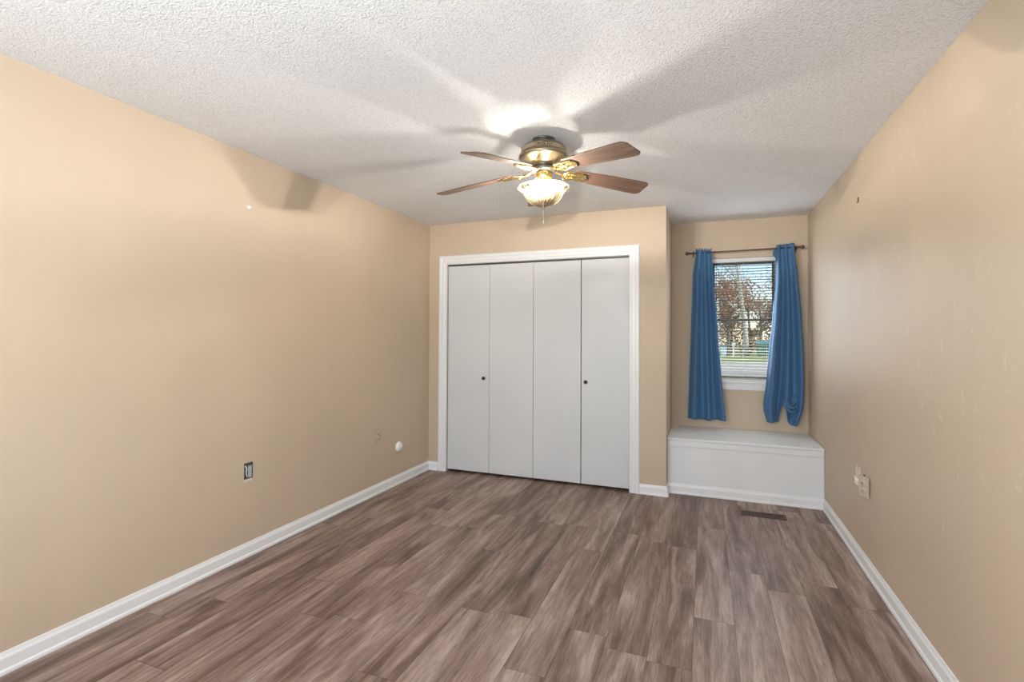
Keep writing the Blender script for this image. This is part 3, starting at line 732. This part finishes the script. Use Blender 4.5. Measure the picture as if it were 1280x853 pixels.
def tree(x, y, h, seed, bark, leafm, label, nleaf, spread=.45, r0=.17):
    rnd = random.Random(seed); t_ = thing('tree', label, 'tree', (x, y, GZ))
    tb = MB(); tips = []
    def branch(p, d, ln, r, lv):
        pts = [p]; q = Vector(p); dd = Vector(d)
        n = 5 if lv < 2 else 4
        for i in range(n):
            dd = (dd + Vector((rnd.uniform(-1,1), rnd.uniform(-1,1), rnd.uniform(-.3,.6)))*(.06 if lv == 0 else .16)).normalized()
            q = q + dd*ln/n; pts.append(q.copy())
        rs = [r*(1-.62*i/n) for i in range(n+1)]
        tb.tube(pts, rs, 7 if lv == 0 else 4)
        if lv >= 3: tips.append(pts[-1]); tips.append(pts[-2]); return
        nb = (9, 5, 4)[lv]
        for j in range(nb):
            f = rnd.uniform(.35 if lv == 0 else .25, 1.0); i = min(n-1, int(f*n)); bp_ = pts[i].lerp(pts[i+1], f*n-i)
            a = rnd.uniform(0, 2*PI); side = Vector((math.cos(a), math.sin(a), rnd.uniform(.1,.8)))
            nd = (dd*.55 + side*spread*1.5).normalized()
            branch(bp_, nd, ln*rnd.uniform(.38,.6), max(.012, rs[i]*.5), lv+1)
    branch(Vector((0,0,0)), Vector((rnd.uniform(-.05,.05), rnd.uniform(-.05,.05), 1)), h*.72, r0, 0)
    tb.build('trunk', bark, t_, fixn=False)
    if nleaf:
        lf = MB()
        for i in range(nleaf):
            c = tips[rnd.randrange(len(tips))] + Vector((rnd.gauss(0,.32), rnd.gauss(0,.32), rnd.gauss(0,.28)))
            s_ = rnd.uniform(.07,.15); e = Euler((rnd.uniform(0,6), rnd.uniform(0,6), rnd.uniform(0,6))).to_matrix()
            n = len(lf.v)
            for p_ in ((-s_,0,0), (0,-s_*.6,.02), (s_,0,0), (0,s_*.6,.02)): lf.v.append(tuple(c + e @ Vector(p_)))
            lf.f.append((n,n+1,n+2,n+3)); lf.sm.append(False)
        lf.build('foliage', leafm, t_, fixn=False)
    return t_
tree(6.15, 46.5, 12.5, 3, M['barkpale'], None, 'tall bare tree with a thick pale trunk beyond the driveway outside', 0, .42, .24)
tree(3.3, 47.5, 7.6, 11, M['bark'], M['leaf'], 'rust-leaved tree outside beyond the teal bins, nearest the straight curtain', 1500, .6)
tree(4.7, 49.5, 7.0, 12, M['bark'], M['leaf'], 'shorter rust-leaved tree outside behind the white post, beside the pale trunk', 1500, .6)
tree(7.6, 49.0, 6.2, 13, M['bark'], M['leaf2'], 'brown-leaved tree outside behind the green dumpster', 1300, .6)
tree(1.2, 52.0, 8.5, 14, M['bark'], M['leaf'], 'rust-leaved tree outside, hidden by the straight curtain', 1500, .6)
tree(9.9, 53.0, 8.0, 15, M['bark'], M['leaf2'], 'brown-leaved tree outside, hidden by the bunched curtain', 1200, .6)
tree(5.4, 58.0, 6.8, 16, M['bark'], M['leaf2'], 'distant brown-leaved tree farthest behind the pale trunk', 1200, .6)
tree(3.9, 60.0, 11.5, 17, M['bark'], None, 'thin grey bare tree farthest back, over the rust-leaved trees', 0, .5, .15)
tree(7.3, 57.0, 10.5, 18, M['bark'], None, 'thin grey bare tree outside behind the brown-leaved one', 0, .5, .15)

def thicket(x0, x1, y, h, seed):
    rnd = random.Random(seed); lf = MB()
    for i in range(int((x1-x0)*420)):
        x_ = rnd.uniform(x0, x1); hh_ = h*(.75+.25*math.sin(x_*1.7+seed)*math.sin(x_*.6)); c = Vector((x_, y+rnd.uniform(-.9,.9), GZ+hh_*rnd.random()**.8))
        s_ = rnd.uniform(.09,.20); e = Euler((rnd.uniform(0,6), rnd.uniform(0,6), rnd.uniform(0,6))).to_matrix(); n = len(lf.v)
        for p_ in ((-s_,0,0), (0,-s_*.6,.02), (s_,0,0), (0,s_*.6,.02)): lf.v.append(tuple(c + e @ Vector(p_)))
        lf.f.append((n,n+1,n+2,n+3)); lf.sm.append(False)
    o = lf.build('autumn_thicket', M['leaf2'], fixn=False); o['kind'] = 'stuff'; o['label'] = 'brown autumn undergrowth along the far edge of the lawn'; o['category'] = 'undergrowth'
thicket(-6, 18, 54.5, 5.0, 2)

def wheelie(x, y, mat, lidm, label, s=1.0):
    t_ = thing('wheeled_bin', label, 'bin', (x, y, GZ))
    mb = MB(); n = 0
    a, c = .26*s, .30*s; h = .88*s
    mb.v = [(-a*.82,-c*.8,.06),(a*.82,-c*.8,.06),(a*.82,c*.8,.06),(-a*.82,c*.8,.06),(-a,-c,h),(a,-c,h),(a,c,h),(-a,c,h)]
    mb.f = [(0,3,2,1),(4,5,6,7),(0,1,5,4),(1,2,6,5),(2,3,7,6),(3,0,4,7)]; mb.sm = [False]*6
    mb.build('bin_body', mat, t_, bevel=.02)
    MB().box((-a-.02,-c-.03,h+.001), (a+.02,c+.02,h+.06)).build('lid', lidm, t_, bevel=.02)
    for sx in (-1, 1): MB().lathe([(1e-3,-.03),(.09,-.03),(.10,-.01),(.10,.01),(.09,.03),(1e-3,.03)], 20, axis='x').build('wheel', M['dark'], t_, loc=(sx*(a*.82+.031), c*.75, .10))
wheelie(3.55, 45.2, M['teal'], M['green'], 'teal wheeled bin outside on the far lawn, nearest the straight curtain')
wheelie(4.15, 45.3, M['palebin'], M['teal'], 'pale wheeled bin outside, right next to the teal one')
pst = thing('utility_post', 'short white post outside on the far lawn between the bins and trunk', 'post', (4.95, 45.0, GZ))
MB().box((-.07,-.07,0), (.07,.07,.95)).build('post', M['whiteplastic'], pst, bevel=.01)
MB().box((-.14,-.10,.951), (.14,.10,1.25)).build('meter_box', M['whiteplastic'], pst, bevel=.02)
dm = thing('dumpster', 'dark green dumpster outside on the far lawn, against the bunched curtain', 'dumpster', (7.75, 45.6, GZ))
mb = MB(); mb.v = [(-.75,-.5,.12),(.75,-.5,.12),(.75,.5,.12),(-.75,.5,.12),(-.85,-.6,1.15),(.85,-.6,1.15),(.85,.6,1.35),(-.85,.6,1.35)]
mb.f = [(0,3,2,1),(4,5,6,7),(0,1,5,4),(1,2,6,5),(2,3,7,6),(3,0,4,7)]; mb.sm = [False]*6; mb.build('dumpster_body', M['green'], dm, bevel=.02)
mb = MB(); mb.v = [(-.88,-.64,1.16),(.88,-.64,1.16),(.88,.62,1.37),(-.88,.62,1.37),(-.88,-.64,1.20),(.88,-.64,1.20),(.88,.62,1.41),(-.88,.62,1.41)]
mb.f = [(0,3,2,1),(4,5,6,7),(0,1,5,4),(1,2,6,5),(2,3,7,6),(3,0,4,7)]; mb.sm = [False]*6; mb.build('lid', M['teal'], dm)
for sx in (-.6, .6):
    for sy in (-.35, .35): MB().lathe([(1e-3,-.03),(.055,-.03),(.06,0),(.055,.03),(1e-3,.03)], 16, axis='x').build('wheel', M['dark'], dm, loc=(sx, sy, .061))
